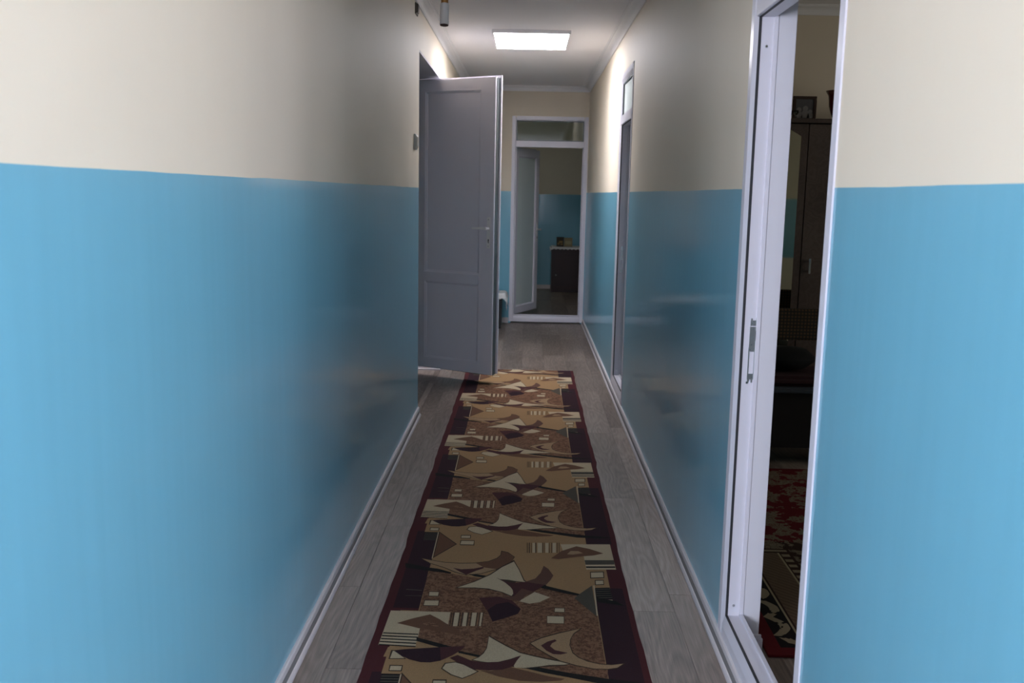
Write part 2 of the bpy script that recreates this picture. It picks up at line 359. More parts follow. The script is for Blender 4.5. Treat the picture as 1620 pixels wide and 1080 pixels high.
# ------------------------------------------------------------------ door frames
def screw(parent, x, y, z, r=.0042):
    """screw head facing +x (local)"""
    b = nb(); seg = 14
    for rr, xx, mi in ((r, .0016, 0), (r*.5, .0019, 1)):
        c = [b.verts.new((x+xx, y+rr*math.cos(2*PI*k/seg), z+rr*math.sin(2*PI*k/seg))) for k in range(seg)]
        c0 = [b.verts.new((x-.001, y+rr*math.cos(2*PI*k/seg), z+rr*math.sin(2*PI*k/seg))) for k in range(seg)]
        b.faces.new(c).material_index = mi
        for k in range(seg): b.faces.new((c[k], c[(k+1) % seg], c0[(k+1) % seg], c0[k])).material_index = mi
    return obj('screw', b, ['steel', 'silver'], parent)
def door_frame(name, label, loc, rz, W, H=2.33, zs=.0, rail=(1.99, 2.055), strike=True, reveal=None, glass='glass', cw=.060):
    """local x along the wall, y into the wall, z up; the casing face is y=0"""
    f = thing(name, label, 'door frame', loc, rz, None, 'structure')
    def member(nm, x0, z0, x1, z1, inner):
        b = nb()
        w_ = (x1-x0) if inner[0] == 'x' else (z1-z0)
        pr = [(0, 0), (.036, 0), (.040, .001), (w_-.006, .007), (w_, .009), (w_, .054), (w_+.008, .054), (w_+.008, .066), (.030, .066), (.030, .0045), (0, .0045)]
        if inner == 'x+': prism(b, [(x0+p[0], p[1]) for p in pr], z0, z1, 'z')
        elif inner == 'x-': prism(b, [(x1-p[0], p[1]) for p in pr], z0, z1, 'z')
        elif inner == 'z-': prism(b, [(p[1], z1-p[0]) for p in pr], x0, x1, 'x')
        elif inner == 'z+': prism(b, [(p[1], z0+p[0]) for p in pr], x0, x1, 'x')
        else: box(b, x0, 0, z0, x1, .060, z1)
        return obj(nm, b, 'pvc', f, .0018 if inner == 'z' else .0008)
    member('jamb', 0, zs, cw, H, 'x+'); member('jamb', W-cw, zs, W, H, 'x-')
    member('head', cw, H-cw, W-cw, H, 'z-'); member('transom_rail', cw, rail[0], W-cw, rail[1], 'z'); member('sill', cw, zs, W-cw, zs+.070, 'z+')
    z0, z1 = zs+.070, rail[0]
    G = [('x', cw, z0, z1), ('x', W-cw, z0, z1)]
    b = nb(); box(b, cw-.001, .0095, z0, cw+.0012, .0175, z1); obj('gasket', b, 'gasket', f)
    b = nb(); box(b, W-cw-.0012, .0095, z0, W-cw+.001, .0175, z1); obj('gasket', b, 'gasket', f)
    b = nb(); box(b, cw, .0095, z0-.001, W-cw, .0175, z0+.0012); obj('gasket', b, 'gasket', f)
    b = nb(); box(b, cw, .0095, z1-.0012, W-cw, .0175, z1+.001); obj('gasket', b, 'gasket', f)
    # transom light: gasket ring, bead ring and pane
    a0, a1, b0, b1 = cw, W-cw, rail[1], H-cw
    b = nb()
    for q in ((a0, b0, a1, b0+.008), (a0, b1-.008, a1, b1), (a0, b0+.008, a0+.008, b1-.008), (a1-.008, b0+.008, a1, b1-.008)):
        box(b, q[0], .012, q[1], q[2], .020, q[3])
    obj('glazing_gasket', b, 'gasket_grey', f)
    bx('transom_pane', (a0+.002, .022, b0+.002, a1-.002, .028, b1-.002), glass, f)
    b = nb()
    for q in ((a0, b0, a1, b0+.012), (a0, b1-.012, a1, b1), (a0, b0+.012, a0+.012, b1-.012), (a1-.012, b0+.012, a1, b1-.012)):
        box(b, q[0], .029, q[1], q[2], .044, q[3])
    obj('glazing_bead', b, 'pvc', f, .002)
    if strike:
        # strike plate on the far jamb (local x small side faces the camera)
        y0, y1 = .034, .058
        b = nb(); x0, x1 = cw, cw+.0016
        for za, zb_, ya, yb in ((.912, .930, y0, y1-.002), (.930, 1.000, y0, y0+.0035), (.930, 1.000, y1-.006, y1-.002), (1.000, 1.012, y0, y1), (1.012, 1.078, y0+.001, y1+.002),
                                (1.081, 1.098, y0+.002, y1+.002), (1.098, 1.104, y0+.003, y0+.008), (1.098, 1.106, y1-.005, y1), (.905, .912, y0+.001, y0+.007), (.902, .912, y1-.012, y1-.007)):
            box(b, x0, ya, za, x1, yb, zb_)
        sp = obj('strike_plate', b, 'steel', f, label='grey steel strike plate with a long slot')
        bx('latch_slot', (x1-.0002, y1-.005, 1.035, x1+.0006, y1, 1.066), 'dark_hole', sp)
        for zz, yy in ((1.089, .043), (1.070, .044), (1.045, .045), (1.022, .042), (1.010, .051), (1.006, .038), (.919, .048)): screw(sp, x1-.0012, yy, zz, .0026)
        for zz in (1.916, .902, .165): screw(f, cw, .0350, zz)
    if reveal:
        d0, d1, zt = reveal
        for nm, q in (('reveal_panel', (.030, d0, 0, cw+.004, d1, zt)), ('reveal_panel', (W-cw-.004, d0, 0, W-.030, d1, zt)), ('reveal_panel', (.030, d0, zt, W-.030, d1, zt+.015))):
            bx(nm, q, 'plaster', f, .0015)
        for s, xa, xb in ((1, .03, cw+.004), (-1, W-.03, W-cw-.004)):
            b = nb(); q0, q1 = sorted((xb-.002*s, xb+.010*s)); box(b, q0, d0+.001, 0, q1, d1+.012, .058); box(b, q0-(.004 if s < 0 else 0), d0+.001, .058, q1-(.004 if s > 0 else 0)+(0 if s > 0 else 0), d1+.008, .070)
            box(b, min(xb, xb+.014*s), d0+.001, 0, max(xb, xb+.014*s), d1+.016, .010)
            obj('plinth', b, 'pvc', f, .0015)
    return f
door_frame('door_1', 'white plastic door frame with steel strike plate, nearest doorway on the right', (XR-.0045, ND[1], 0), -PI/2, ND[1]-ND[0], zs=.060, rail=(2.0, 2.065), reveal=(.0665, .1205, 2.26))
door_frame('door_2', 'white plastic door frame with a clear transom, far doorway on the right', (XR-.0045, FD[1], 0), -PI/2, FD[1]-FD[0], zs=.060, rail=(1.975, 2.04), reveal=(.0665, .1205, 2.26), glass='frosted')
df = door_frame('door_3', 'white plastic door frame with a transom around the doorway at the corridor end', (-.192, YE-.0045, 0), 0, .852, zs=.018, rail=(1.99, 2.06), strike=False, cw=.048)
# frame set deep in the left doorway
df = thing('door_4', 'white plastic frame set deep in the left doorway behind the open grey door', 'door frame', (0, 0, 0), 0, None, 'structure')
bx('jamb', (-.95, 7.735, 0, -.885, 7.795, 2.345), 'pvc', df, .002); bx('jamb', (-.95, 6.144, 0, -.885, 6.20, 2.345), 'pvc', df, .002)
bx('soffit_panel', (-.884, 6.145, 2.340, XL-.001, 7.795, 2.3495), 'plaster', df)
bx('reveal_panel', (-.884, 7.787, .063, XL-.001, 7.7995, 2.339), 'plaster', df)
bx('sill', (-.95, 6.205, 0, -.885, 7.73, .06), 'pvc', df, .002)

# ------------------------------------------------------------------ open door leaves
def pvc_leaf(name, label, hinge, free_xy, z0, z1, stile, rail_b, rail_t, midrail, W, panel, handle_z, flip=1, lip=.018, hdepth=.07):
    ang = math.atan2(free_xy[1]-hinge[1], free_xy[0]-hinge[0])
    d = thing(name, label, 'door', (hinge[0], hinge[1], 0), ang)
    T = .052
    b = nb()
    px0, px1 = stile, W-stile; pz0, pz1 = z0+rail_b, z1-rail_t
    for q in ((0, z0, px0, z1), (px1, z0, W, z1), (px0, z0, px1, pz0), (px0, pz1, px1, z1)): box(b, q[0], 0, q[1], q[2], T, q[3])
    o = obj('leaf_frame', b, 'leaf', d)
    # sloping bead around the recessed panels
    zs_ = [pz0, pz1] if not midrail else [pz0, midrail[0], midrail[1], pz1]
    for k in range(0, len(zs_), 2):
        a, c = zs_[k], zs_[k+1]
        b = nb(); e = .016
        O = [(px0, .002, a), (px1, .002, a), (px1, .002, c), (px0, .002, c)]; I = [(px0+e, .010, a+e), (px1-e, .010, a+e), (px1-e, .010, c-e), (px0+e, .010, c-e)]
        vo = [b.verts.new(p) for p in O]; vi = [b.verts.new(p) for p in I]; vb = [b.verts.new((p[0], .014, p[2])) for p in O]; vc = [b.verts.new((p[0], .014, p[2])) for p in I]
        for i in range(4):
            j = (i+1) % 4; b.faces.new((vo[i], vo[j], vi[j], vi[i])); b.faces.new((vb[i], vb[j], vo[j], vo[i])); b.faces.new((vi[i], vi[j], vc[j], vc[i])); b.faces.new((vc[i], vc[j], vb[j], vb[i]))
        obj('bead', b, 'leaf', d)
        bx('panel', (px0, .0142, a, px1, T-.012, c), panel, d)
    if midrail:
        b = nb(); r = .012; x0, x1, a, c = px0-.010, px1+.002, midrail[0], midrail[1]
        prism(b, [(x0, a), (x1-r, a), (x1-r*.3, a+r*.3), (x1, a+r), (x1, c-r), (x1-r*.3, c-r*.3), (x1-r, c), (x0, c)], -.010, T-.008, 'y'); obj('middle_rail', b, 'leaf', d, .002)
    # overlapping flange on the back, seals
    b = nb(); box(b, 0, T+.001, z0+.006, W+lip, T+.017, z1+lip); obj('back_flange', b, 'leaf', d, .0015)
    b = nb(); box(b, W-.001, .016, z0+.002, W+.004, T-.001, z1-.002); obj('edge_gasket', b, 'gasket_grey', d)
    b = nb(); box(b, .004, .012, z0-.005, W-.004, T-.004, z0-.001); obj('bottom_seal', b, 'gasket', d)
    # handle on a long plate
    hx = W-.042
    b = nb(); box(b, hx-.016, -.004, handle_z-.150, hx+.016, 0, handle_z+.085); pl = obj('handle_plate', b, 'white_metal', d, .0035, label='white plate with a keyhole')
    b = nb()
    lathe(b, [(.0085, -.048), (.0085, -.003)], hx, handle_z, 14, axis='y')
    pts = [(hx+.010, handle_z-.011), (hx+.012, handle_z+.004), (hx+.006, handle_z+.011), (hx-.03, handle_z+.010), (hx-.115, handle_z+.005), (hx-.125, handle_z-.001), (hx-.115, handle_z-.008), (hx-.03, handle_z-.010)]
    prism(b, pts, -.058, -.044, 'y'); obj('lever_handle', b, 'white_metal', d, .003, label='pale lever handle')
    b = nb(); lathe(b, [(.0055, -.0050), (.0055, -.0041)], hx, handle_z-.088, 12, axis='y'); box(b, hx-.0032, -.0050, handle_z-.112, hx+.0032, -.0041, handle_z-.088); obj('keyhole', b, 'dark_hole', pl)
    for dz in (.066, -.135):
        b = nb(); lathe(b, [(.0040, -.0055), (.0040, -.0040)], hx, handle_z+dz, 12, axis='y'); obj('screw', b, 'steel', pl)
    b = nb(); box(b, W-.0005, T-.012, handle_z-.19, W+.0055, T-.002, handle_z+.12); obj('lock_strip', b, 'steel', d)
    # lever on the other face
    b = nb(); lathe(b, [(.0085, T+.016), (.0085, T+.06)], hx, handle_z, 14, axis='y'); prism(b, pts, T+.056, T+.070, 'y'); obj('lever_handle', b, 'white_metal', d, .003)
    for hz in (z0+.2, (z0+z1)/2, z1-.2):
        b = nb(); lathe(b, [(.010, hz-.04), (.010, hz+.04)], -.012, T+.006, 14); obj('hinge', b, 'white_metal', d)
    return d
pvc_leaf('panelled_door', 'tall grey-white plastic door standing open from the left wall, with a cross rail', (-.92, 7.581), (-.219, 7.181), .080, 2.318, .128, .080, .085, (.775, .850), .766, 'leaf', 1.208)
pvc_leaf('glazed_door', 'white door with a frosted pane standing open into the far room beyond the end doorway', (-.150, 10.965), (.130, 11.60), .082, 1.985, .085, .08, .085, None, .70, 'frosted', 1.05)

# ------------------------------------------------------------------ ceiling lights
t_ = thing('ceiling_light_panel', 'bright rectangular white ceiling light panel above the open grey door', 'ceiling light', (0, 7.58, 0))
b = nb(); lx, ly = .289, .392
for q in ((-lx, -ly, lx, -ly+.014), (-lx, ly-.014, lx, ly), (-lx, -ly+.014, -lx+.014, ly-.014), (lx-.014, -ly+.014, lx, ly-.014)): box(b, q[0], q[1], 2.630, q[2], q[3], HC)
obj('frame', b, 'white_metal', t_, .002)
bx('diffuser', (-lx+.0145, -ly+.0145, 2.631, lx-.0145, ly-.0145, 2.638), 'diffuser', t_, label='glowing white diffuser')

t_ = thing('spot_lamp', 'small unlit white tube lamp on a copper stem hanging from the corridor ceiling', 'lamp', (-.443, 5.0, 0))
b = nb(); lathe(b, [(.023, 2.306), (.0232, 2.41), (.020, 2.414)], 0, 0, 28); 
sh_ = obj('shade', b, 'white_metal', t_, smooth=False)
b = nb(); lathe(b, [(.0215, 2.3045), (.0215, 2.3058)], 0, 0, 28); op_ = obj('dark_opening', b, mat('dark_red_recess', (.05, .008, .008), .5), t_)
for o_ in (sh_, op_): o_.matrix_local = Matrix.Translation((0, 0, 2.414)) @ Matrix.Rotation(-.16, 4, 'X') @ Matrix.Translation((0, 0, -2.414))
b = nb(); lathe(b, [(.0185, 2.4145), (.0185, 2.50), (.012, 2.503), (.012, 2.64), (.038, 2.641), (.038, HC)], 0, 0, 28); obj('stem', b, 'copper', t_, label='copper-brown stem')

# ------------------------------------------------------------------ things on the left wall
t_ = thing('wall_switch', 'small grey switch high on the left wall just before the open door', 'switch', (XL, 5.90, 1.772))
b = nb(); prism(b, [(0, -.046), (.012, -.046), (.020, -.030), (.022, 0), (.020, .030), (.010, .046), (0, .046)], -.040, .040, 'y'); obj('housing', b, 'grey_plastic', t_, .002)
b = nb(); box(b, .019, -.020, -.028, .0245, .020, .028); obj('rocker', b, 'grey_plastic', t_, .002)
t_ = thing('wall_bracket', 'small dark bracket high on the left wall right under the cornice', 'bracket', (XL, 5.95, 2.555))
b = nb(); box(b, 0, -.05, -.030, .008, .05, .036); obj('back_plate', b, 'brown_plastic', t_, .002)
b = nb(); prism(b, [(.008, -.022), (.016, -.018), (.018, .03), (.008, .034)], -.03, .03, 'y'); obj('hook', b, 'brown_plastic', t_, .001)

# ------------------------------------------------------------------ draped stool at the end wall
t_ = thing('stool', 'low black stool in the left corner at the corridor end, beneath a white lace cloth', 'stool', (-.47, 10.50, 0))
b = nb(); box(b, -.240, -.17, .360, .240, .17, .385); obj('seat', b, 'black', t_, .004)
for sx in (-1, 1):
    for sy in (-1, 1):
        b = nb(); x, y = sx*.187, sy*.145
        for (r0, za), (r1, zb_) in (((.016, 0), (.021, .36)),):
            lo = [b.verts.new((x+r0*c, y+r0*s, za)) for c, s in ((-1, -1), (1, -1), (1, 1), (-1, 1))]; hi = [b.verts.new((x+r1*c, y+r1*s, zb_)) for c, s in ((-1, -1), (1, -1), (1, 1), (-1, 1))]
            b.faces.new(lo[::-1]); b.faces.new(hi)
            for i in range(4): b.faces.new((lo[i], lo[(i+1) % 4], hi[(i+1) % 4], hi[i]))
        obj('leg', b, 'black', t_, .003)
for sy in (-1, 1): bx('apron', (-.160, sy*.145-.008, .31, .160, sy*.145+.008, .359), 'black', t_)
for sx in (-1, 1): bx('stretcher', (sx*.187-.009, -.125, .12, sx*.187+.009, .125, .145), 'black', t_)
def cloth(name, cx, cy, zt, hx, hy, over, drop, label, cat, n=28, scal=.012, m='lace', corner=1.7):
    """cloth lying on a top of half size hx, hy, overhanging by `over`, its corners hanging lower"""
    b = nb(); V = {}
    Lx, Ly = hx+over, hy+over
    for i in range(n+1):
        for j in range(n+1):
            u, v = (i/n*2-1)*Lx, (j/n*2-1)*Ly
            ox, oy = max(0, abs(u)-hx), max(0, abs(v)-hy)
            dpt = ox+oy*(1 if ox == 0 else .8)
            edge = (i in (0, n)) or (j in (0, n))
            x = math.copysign(min(abs(u), hx)+.18*ox+.008, u) if ox > 0 else u
            y = math.copysign(min(abs(v), hy)+.18*oy+.008, v) if oy > 0 else v
            z = zt - drop/over*dpt*(corner if ox > 0 and oy > 0 else 1)*.8
            if ox > 0 or oy > 0:
                wv = .007*math.sin((u+v)*46)*min(1, dpt/over); x += wv*(1 if ox > 0 else 0); y += wv*(1 if oy > 0 else 0)
            if edge and (i+j) % 2: z += scal
            V[i, j] = b.verts.new((x, y, z))
    for i in range(n):
        for j in range(n): b.faces.new((V[i, j], V[i+1, j], V[i+1, j+1], V[i, j+1]))
    o = obj(name, b, m, smooth=True); o.location = (cx, cy, 0)
    md = o.modifiers.new('thick', 'SOLIDIFY'); md.thickness = .003; md.offset = 1
    o['label'] = label; o['category'] = cat; return o
cloth('lace_cloth', -.47, 10.50, .3880, .243, .172, .085, .075, 'white lace cloth with pointed hanging corners draped over the low black stool', 'cloth')

# unseen towel and rail added behind the open door for a pale right-wall reflection
t_ = thing('towel', 'unseen white towel added on the end wall for its reflection in the glossy wall', 'towel', (-.49, YE-.045, 0))
b = nb(); n = 24; V = {}
for i in range(n+1):
    for j in range(9):
        u = -.16+.32*i/n; z = 1.78-.90*j/8
        V[i, j] = b.verts.new((u*(1-.04*j/8), .010*math.sin(u*60)*(.3+j/8), z))
for i in range(n):
    for j in range(8): b.faces.new((V[i, j], V[i+1, j], V[i+1, j+1], V[i, j+1]))
o = obj('towel_cloth', b, mat('white_terry', (.85, .83, .80), .9), t_, smooth=True); md = o.modifiers.new('thick', 'SOLIDIFY'); md.thickness = .008; md.offset = 0
b = nb(); prism(b, [(.012*math.cos(2*PI*k/10), 1.785+.012*math.sin(2*PI*k/10)) for k in range(10)], -.18, .18, 'x'); obj('rail', b, 'steel', t_)
for sx in (-1, 1): bx('bracket', (sx*.17-.008, .0, 1.775, sx*.17+.008, .0445, 1.795), 'steel', t_)

# ------------------------------------------------------------------ far room: cabinet, doily, boxes
t_ = thing('cabinet', 'dark reddish-brown low cabinet against the blue wall of the far room', 'cabinet', (.80, 14.62, 0))
b = nb(); box(b, -.42, -.22, .0, -.402, .25, .66); box(b, .402, -.22, 0, .42, .25, .66); box(b, -.402, -.20, .04, .402, .25, .058); box(b, -.402, .235, .06, .402, .25, .66); obj('body', b, 'mahogany', t_)
bx('top', (-.43, -.235, .661, .43, .25, .683), 'mahogany', t_, .003)
bx('plinth', (-.40, -.19, 0, .40, -.17, .039), 'mahogany', t_)
for x0, x1, kx in ((-.418, -.002, -.35), (.002, .418, .06)):
    dr = bx('door', (x0, -.240, .045, x1, -.222, .655), 'mahogany', t_, .002)
    bx('door_panel', (x0+.05, -.246, .10, x1-.05, -.2405, .60), 'mahogany', dr, .003)
    b = nb(); lathe(b, [(.004, -.258), (.010, -.262), (.011, -.268), (.006, -.274)], kx, .265, 14, axis='y')
    for v in b.verts: pass
    obj('knob', b, 'silver', dr, label='small pale round knob')
cloth('doily', .80, 14.612, .6865, .420, .232, .055, .045, 'cream crocheted doily with a scalloped edge on the dark red cabinet', 'cloth', n=32, scal=.014, corner=1.2)
t_ = thing('patterned_box', 'small dark box with a gold print on the doily, left of the beige box', 'box', (.505, 14.50, .6935))
bx('carton', (-.055, -.04, 0, .055, .04, .125), 'dark_box', t_, .003)
bx('lid', (-.058, -.043, .126, .058, .043, .140), 'dark_box', t_, .003)
b = nb()
for q in ((-.040, .030, -.012, .055), (-.020, .055, .035, .085), (.005, .025, .040, .045)): box(b, q[0], -.0412, q[1], q[2], -.0402, q[3])
obj('gold_print', b, 'gold', t_)
t_ = thing('beige_box', 'small beige box on the doily, right of the dark patterned box', 'box', (.628, 14.50, .6935))
bx('carton', (-.062, -.04, 0, .062, .04, .118), 'beige_box', t_, .003)
bx('lid', (-.064, -.042, .1185, .064, .042, .132), 'beige_box', t_, .003)
bx('label_band', (-.045, -.0415, .035, .045, -.0402, .085), mat('yellowed_paper', (.42, .38, .22), .7), t_)

# ------------------------------------------------------------------ bedroom: wardrobe and what stands on it
WX0, WX1, WY, WTOP = 1.12, 2.30, 5.68, 1.935
t_ = thing('wardrobe', 'tall dark brown wardrobe with an arched mirror door in the bedroom on the right', 'wardrobe', (0, 0, 0))
b = nb()
box(b, WX0, WY+.02, 0, WX0+.02, 6.12, WTOP-.025); box(b, WX1-.02, WY+.02, 0, WX1, 6.12, WTOP-.025); box(b, WX0+.02, 6.10, 0, WX1-.02, 6.12, WTOP-.025); box(b, WX0+.02, WY+.02, .045, WX1-.02, 6.10, .065)
box(b, WX0+.02, WY+.02, .335, WX1-.02, 6.10, .35)
obj('carcass', b, 'wenge', t_)
bx('top_board', (WX0-.02, WY-.03, WTOP-.024, WX1+.02, 6.13, WTOP), 'wenge', t_, .003)
bx('plinth', (WX0+.02, WY+.03, 0, WX1-.02, WY+.05, .044), 'wenge', t_)
SPL = 1.632
d1 = bx('door', (WX0+.002, WY, .352, SPL-.002, WY+.018, WTOP-.03), 'wenge', t_, .002)
b = nb(); mx0, mx1, mz0, mz1 = WX0+.06, 1.587, .53, 1.835
arch = [(mx0, mz0), (mx1, mz0)]+[(mx1-(mx1-mx0)*k/16, mz1+.075*math.sin(PI*k/16)) for k in range(17)]
prism(b, arch, WY-.004, WY-.0005, 'y'); obj('mirror', b, 'mirror', d1, label='tall arched mirror')
d2 = bx('door', (SPL+.002, WY, .352, WX1-.002, WY+.018, WTOP-.03), 'wenge', t_, .002)
for dd, hx in ((d2, 1.682),):
    b = nb(); box(b, hx-.006, WY-.026, 1.035, hx+.006, WY-.018, 1.125); box(b, hx-.004, WY-.018, 1.045, hx+.004, WY-.0005, 1.055); box(b, hx-.004, WY-.018, 1.105, hx+.004, WY-.0005, 1.115)
    obj('handle', b, 'silver', dd, .002, label='vertical silver bar handle')
for x0, x1 in ((WX0+.002, SPL-.07), (SPL-.066, WX1-.002)):
    dr = bx('drawer', (x0, WY, .068, x1, WY+.018, .332), 'wenge', t_, .003)
    b = nb(); xm = x0+.12 if x0 < 1.3 else x1-.12; box(b, xm-.05, WY-.02, .195, xm+.05, WY-.013, .205); box(b, xm-.045, WY-.013, .197, xm-.039, WY-.0005, .203); box(b, xm+.039, WY-.013, .197, xm+.045, WY-.0005, .203); obj('handle', b, 'silver', dr)
# photo frame, tall dark frame, vase, glasses
t_ = thing('photo_frame', 'dark brown picture frame with a faded photograph standing on the wardrobe', 'photo frame', (1.646, 5.86, WTOP), 0)
w2, h2 = .070, .146
b = nb()
for q in ((-w2, 0, w2, .017), (-w2, h2-.017, w2, h2), (-w2, .017, -w2+.017, h2-.017), (w2-.017, .017, w2, h2-.017)): box(b, q[0], -.008, q[1], q[2], .008, q[3])
obj('frame', b, mat('dark_brown_frame', (.035, .014, .009), .4), t_, .002)
bx('photograph', (-w2+.017, -.001, .017, w2-.017, .002, h2-.017), 'photo', t_)
b = nb()
for cx_, r, zc in ((-.032, .015, .066), (.006, .016, .074), (.036, .013, .056)):
    lathe(b, [(r, -.0022), (r, -.0012)], cx_, zc, 18, axis='y'); prism(b, [(cx_-r*1.5, .02), (cx_+r*1.5, .02), (cx_+r*1.1, zc-r*.8), (cx_-r*1.1, zc-r*.8)], -.0022, -.0012, 'y')
obj('portrait_group', b, mat('photo_pale', (.23, .22, .22), .5), t_)
bx('stand', (-.02, .010, .004, .02, .045, .10), 'black', t_)
t_ = thing('tall_frame', 'tall narrow black frame on the wardrobe, left of the brown picture frame', 'frame', (1.508, 5.93, WTOP), 0)
b = nb(); w2, h2 = .075, .265
for q in ((-w2, 0, w2, .02), (-w2, h2-.02, w2, h2), (-w2, .02, -w2+.02, h2-.02), (w2-.02, .02, w2, h2-.02)): box(b, q[0], -.008, q[1], q[2], .008, q[3])
obj('frame', b, 'black', t_, .002); bx('picture', (-w2+.02, -.002, .02, w2-.02, .003, h2-.02), mat('dark_print', (.03, .02, .02), .4), t_)
bx('stand', (-.02, .010, .002, .02, .06, .16), 'black', t_)
for k, (x_, y_) in enumerate(((1.535, 5.76), (1.565, 5.74))):
    b = nb(); lathe(b, [(.014, 0), (.015, .004), (.004, .010), (.004, .022), (.013, .032), (.015, .052), (.0135, .052), (.0115, .034), (.001, .026)], 0, 0, 18)
    o = obj('small_glass', b, 'glass', smooth=True); o.location = (x_, y_, WTOP+.0005)
    o['label'] = ['small stemmed glass on the wardrobe edge, left of its twin', 'small stemmed glass on the wardrobe edge, right of its twin'][k]; o['category'] = 'glass'; o['group'] = 'small glasses on the wardrobe'
t_ = thing('vase', 'dark red flared vase standing on the wardrobe', 'vase', (1.845, 5.86, WTOP))
b = nb(); lathe(b, [(.030, .025), (.040, .05), (.052, .09), (.055, .125), (.058, .15), (.075, .180), (.072, .180), (.053, .15), (.050, .10), (.030, .05), (.001, .045)], 0, 0, 32); obj('bowl', b, 'red_glass', t_, smooth=True)
b = nb(); lathe(b, [(.062, 0), (.062, .008), (.030, .015), (.028, .0249)], 0, 0, 32); obj('foot', b, mat('amber_glass', (.12, .07, .03), .2), t_)

# bench with a checked back, seen from behind
t_ = thing('bench', 'dark bench with a checkered woven back band in front of the wardrobe', 'bench', (1.75, 5.15, 0))
ck = mat('checked_weave', (.05, .03, .015), .9); t, bb = nt(ck)
tc = N(t, 'ShaderNodeTexCoord'); mp = N(t, 'ShaderNodeMapping'); t.links.new(tc.outputs['Object'], mp.inputs[0]); mp.inputs['Scale'].default_value = (1, 0, 1)
sx_ = N(t, 'ShaderNodeSeparateXYZ'); t.links.new(mp.outputs[0], sx_.inputs[0])
fx = math_(t, 'GREATER_THAN', math_(t, 'FRACT', math_(t, 'MULTIPLY', sx_.outputs[0], 55)), .62); fz = math_(t, 'GREATER_THAN', math_(t, 'FRACT', math_(t, 'MULTIPLY', sx_.outputs[2], 55)), .62)
t.links.new(mixc(t, math_(t, 'MAXIMUM', fx, fz), (.085, .045, .018), (.020, .016, .012)), bb.inputs['Base Color'])
bx('back_band', (-.54, -.03, .715, .54, .0, .885), ck, t_, .006, label='brown checkered woven band')
for sx in (-1, 1): bx('back_post', (sx*.50-.02, 0.001, .40, sx*.50+.02, .03, .87), 'black', t_)
bx('seat', (-.55, -.02, .415, .55, .42, .44), mat('blue_grey_edge', (.045, .055, .07), .5), t_, .006)
for sx in (-1, 1):
    for yy in (.01, .37): bx('leg', (sx*.50-.02, yy, 0, sx*.50+.02, yy+.04, .414), 'black', t_, .002)
bx('front_panel', (-.478, .012, .10, .478, .030, .413), 'black', t_)
b = nb(); box(b, -.52, .035, .441, .52, .41, .500); o = obj('seat_cushion', b, 'cushion', None, .02); o.location = (1.75, 5.15, 0)
o['label'] = 'flat dark red cushion lying along the bench seat'; o['category'] = 'cushion'
b = nb(); lathe(b, [(.02, -.055), (.10, -.045), (.145, -.01), (.145, .01), (.10, .045), (.02, .055)], 0, 0, 22)
o = obj('black_pillow', b, 'black_fabric', smooth=True); o.location = (1.50, 5.40, .571); o['label'] = 'plump black pillow on the bench cushion before the mirror'; o['category'] = 'pillow'
for v in o.data.vertices: v.co.x *= 1.15; v.co.z *= 1.2

# bed near the bedroom's other wall, seen in the wardrobe mirror
t_ = thing('bed', 'pale bed with a white headboard, seen only in the wardrobe mirror', 'bed', (2.9, 1.15, 0))
bx('headboard', (-.75, -.06, .0, .75, -.02, .85), mat('cream_board', (.55, .50, .42), .5), t_, .01)
bx('frame', (-.74, -.015, .10, .74, 1.55, .30), 'beige_box', t_, .01)
bx('mattress', (-.72, .0, .301, .72, 1.53, .50), 'lace', t_, .04)
bx('footboard', (-.75, 1.56, .0, .75, 1.60, .60), mat('cream_board_foot', (.55, .50, .42), .5), t_, .01)
for sx in (-1, 1): bx('leg', (sx*.70-.03, .03, 0, sx*.70+.03, .09, .10), 'beige_box', t_)

# red carpet of the bedroom
CX0, CY0, CX1, CY1 = .812, 2.895, 3.3, 5.06
cp = mat('red_carpet', (.15, .012, .015), .95, 0, .1); t, bb = nt(cp)
tc = N(t, 'ShaderNodeTexCoord'); s_ = N(t, 'ShaderNodeSeparateXYZ'); t.links.new(tc.outputs['Object'], s_.inputs[0])
hw, hh = (CX1-CX0)/2, (CY1-CY0)/2
dx = math_(t, 'SUBTRACT', hw, math_(t, 'ABSOLUTE', s_.outputs[0])); dy = math_(t, 'SUBTRACT', hh, math_(t, 'ABSOLUTE', s_.outputs[1]))
dd = math_(t, 'MINIMUM', dx, dy); al = math_(t, 'MAXIMUM', dx, dy)
yy_ = math_(t, 'ADD', s_.outputs[1], .18); past = math_(t, 'GREATER_THAN', yy_, 0)
dd = math_(t, 'MAXIMUM', dd, math_(t, 'MULTIPLY', past, math_(t, 'ADD', math_(t, 'MULTIPLY', yy_, 1.0), .273)))
red, blk, crm, tan_, dk = (.095, .008, .011), (.012, .009, .009), (.30, .24, .15), (.13, .085, .055), (.035, .016, .012)
band = ramp(t, dd, [(0, red), (.052, blk), (.130, crm), (.138, dk), (.146, tan_), (.258, crm), (.267, dk), (.315, dk), (.40, red)], 'CONSTANT')
# leaf scallops in the black band
sc1 = math_(t, 'ABSOLUTE', math_(t, 'SINE', math_(t, 'MULTIPLY', al, 22)))
lf = math_(t, 'MULTIPLY', math_(t, 'LESS_THAN', math_(t, 'ABSOLUTE', math_(t, 'SUBTRACT', dd, math_(t, 'ADD', .070, math_(t, 'MULTIPLY', sc1, .040)))), .018), math_(t, 'LESS_THAN', math_(t, 'ABSOLUTE', math_(t, 'SUBTRACT', dd, .09)), .036))
nn = noise(t, 16, tc.outputs['Object'], 3, .6)
lf = math_(t, 'MULTIPLY', lf, math_(t, 'GREATER_THAN', nn.outputs[0], .42))
c1 = mixc(t, lf, band.outputs[0], (.26, .20, .13))
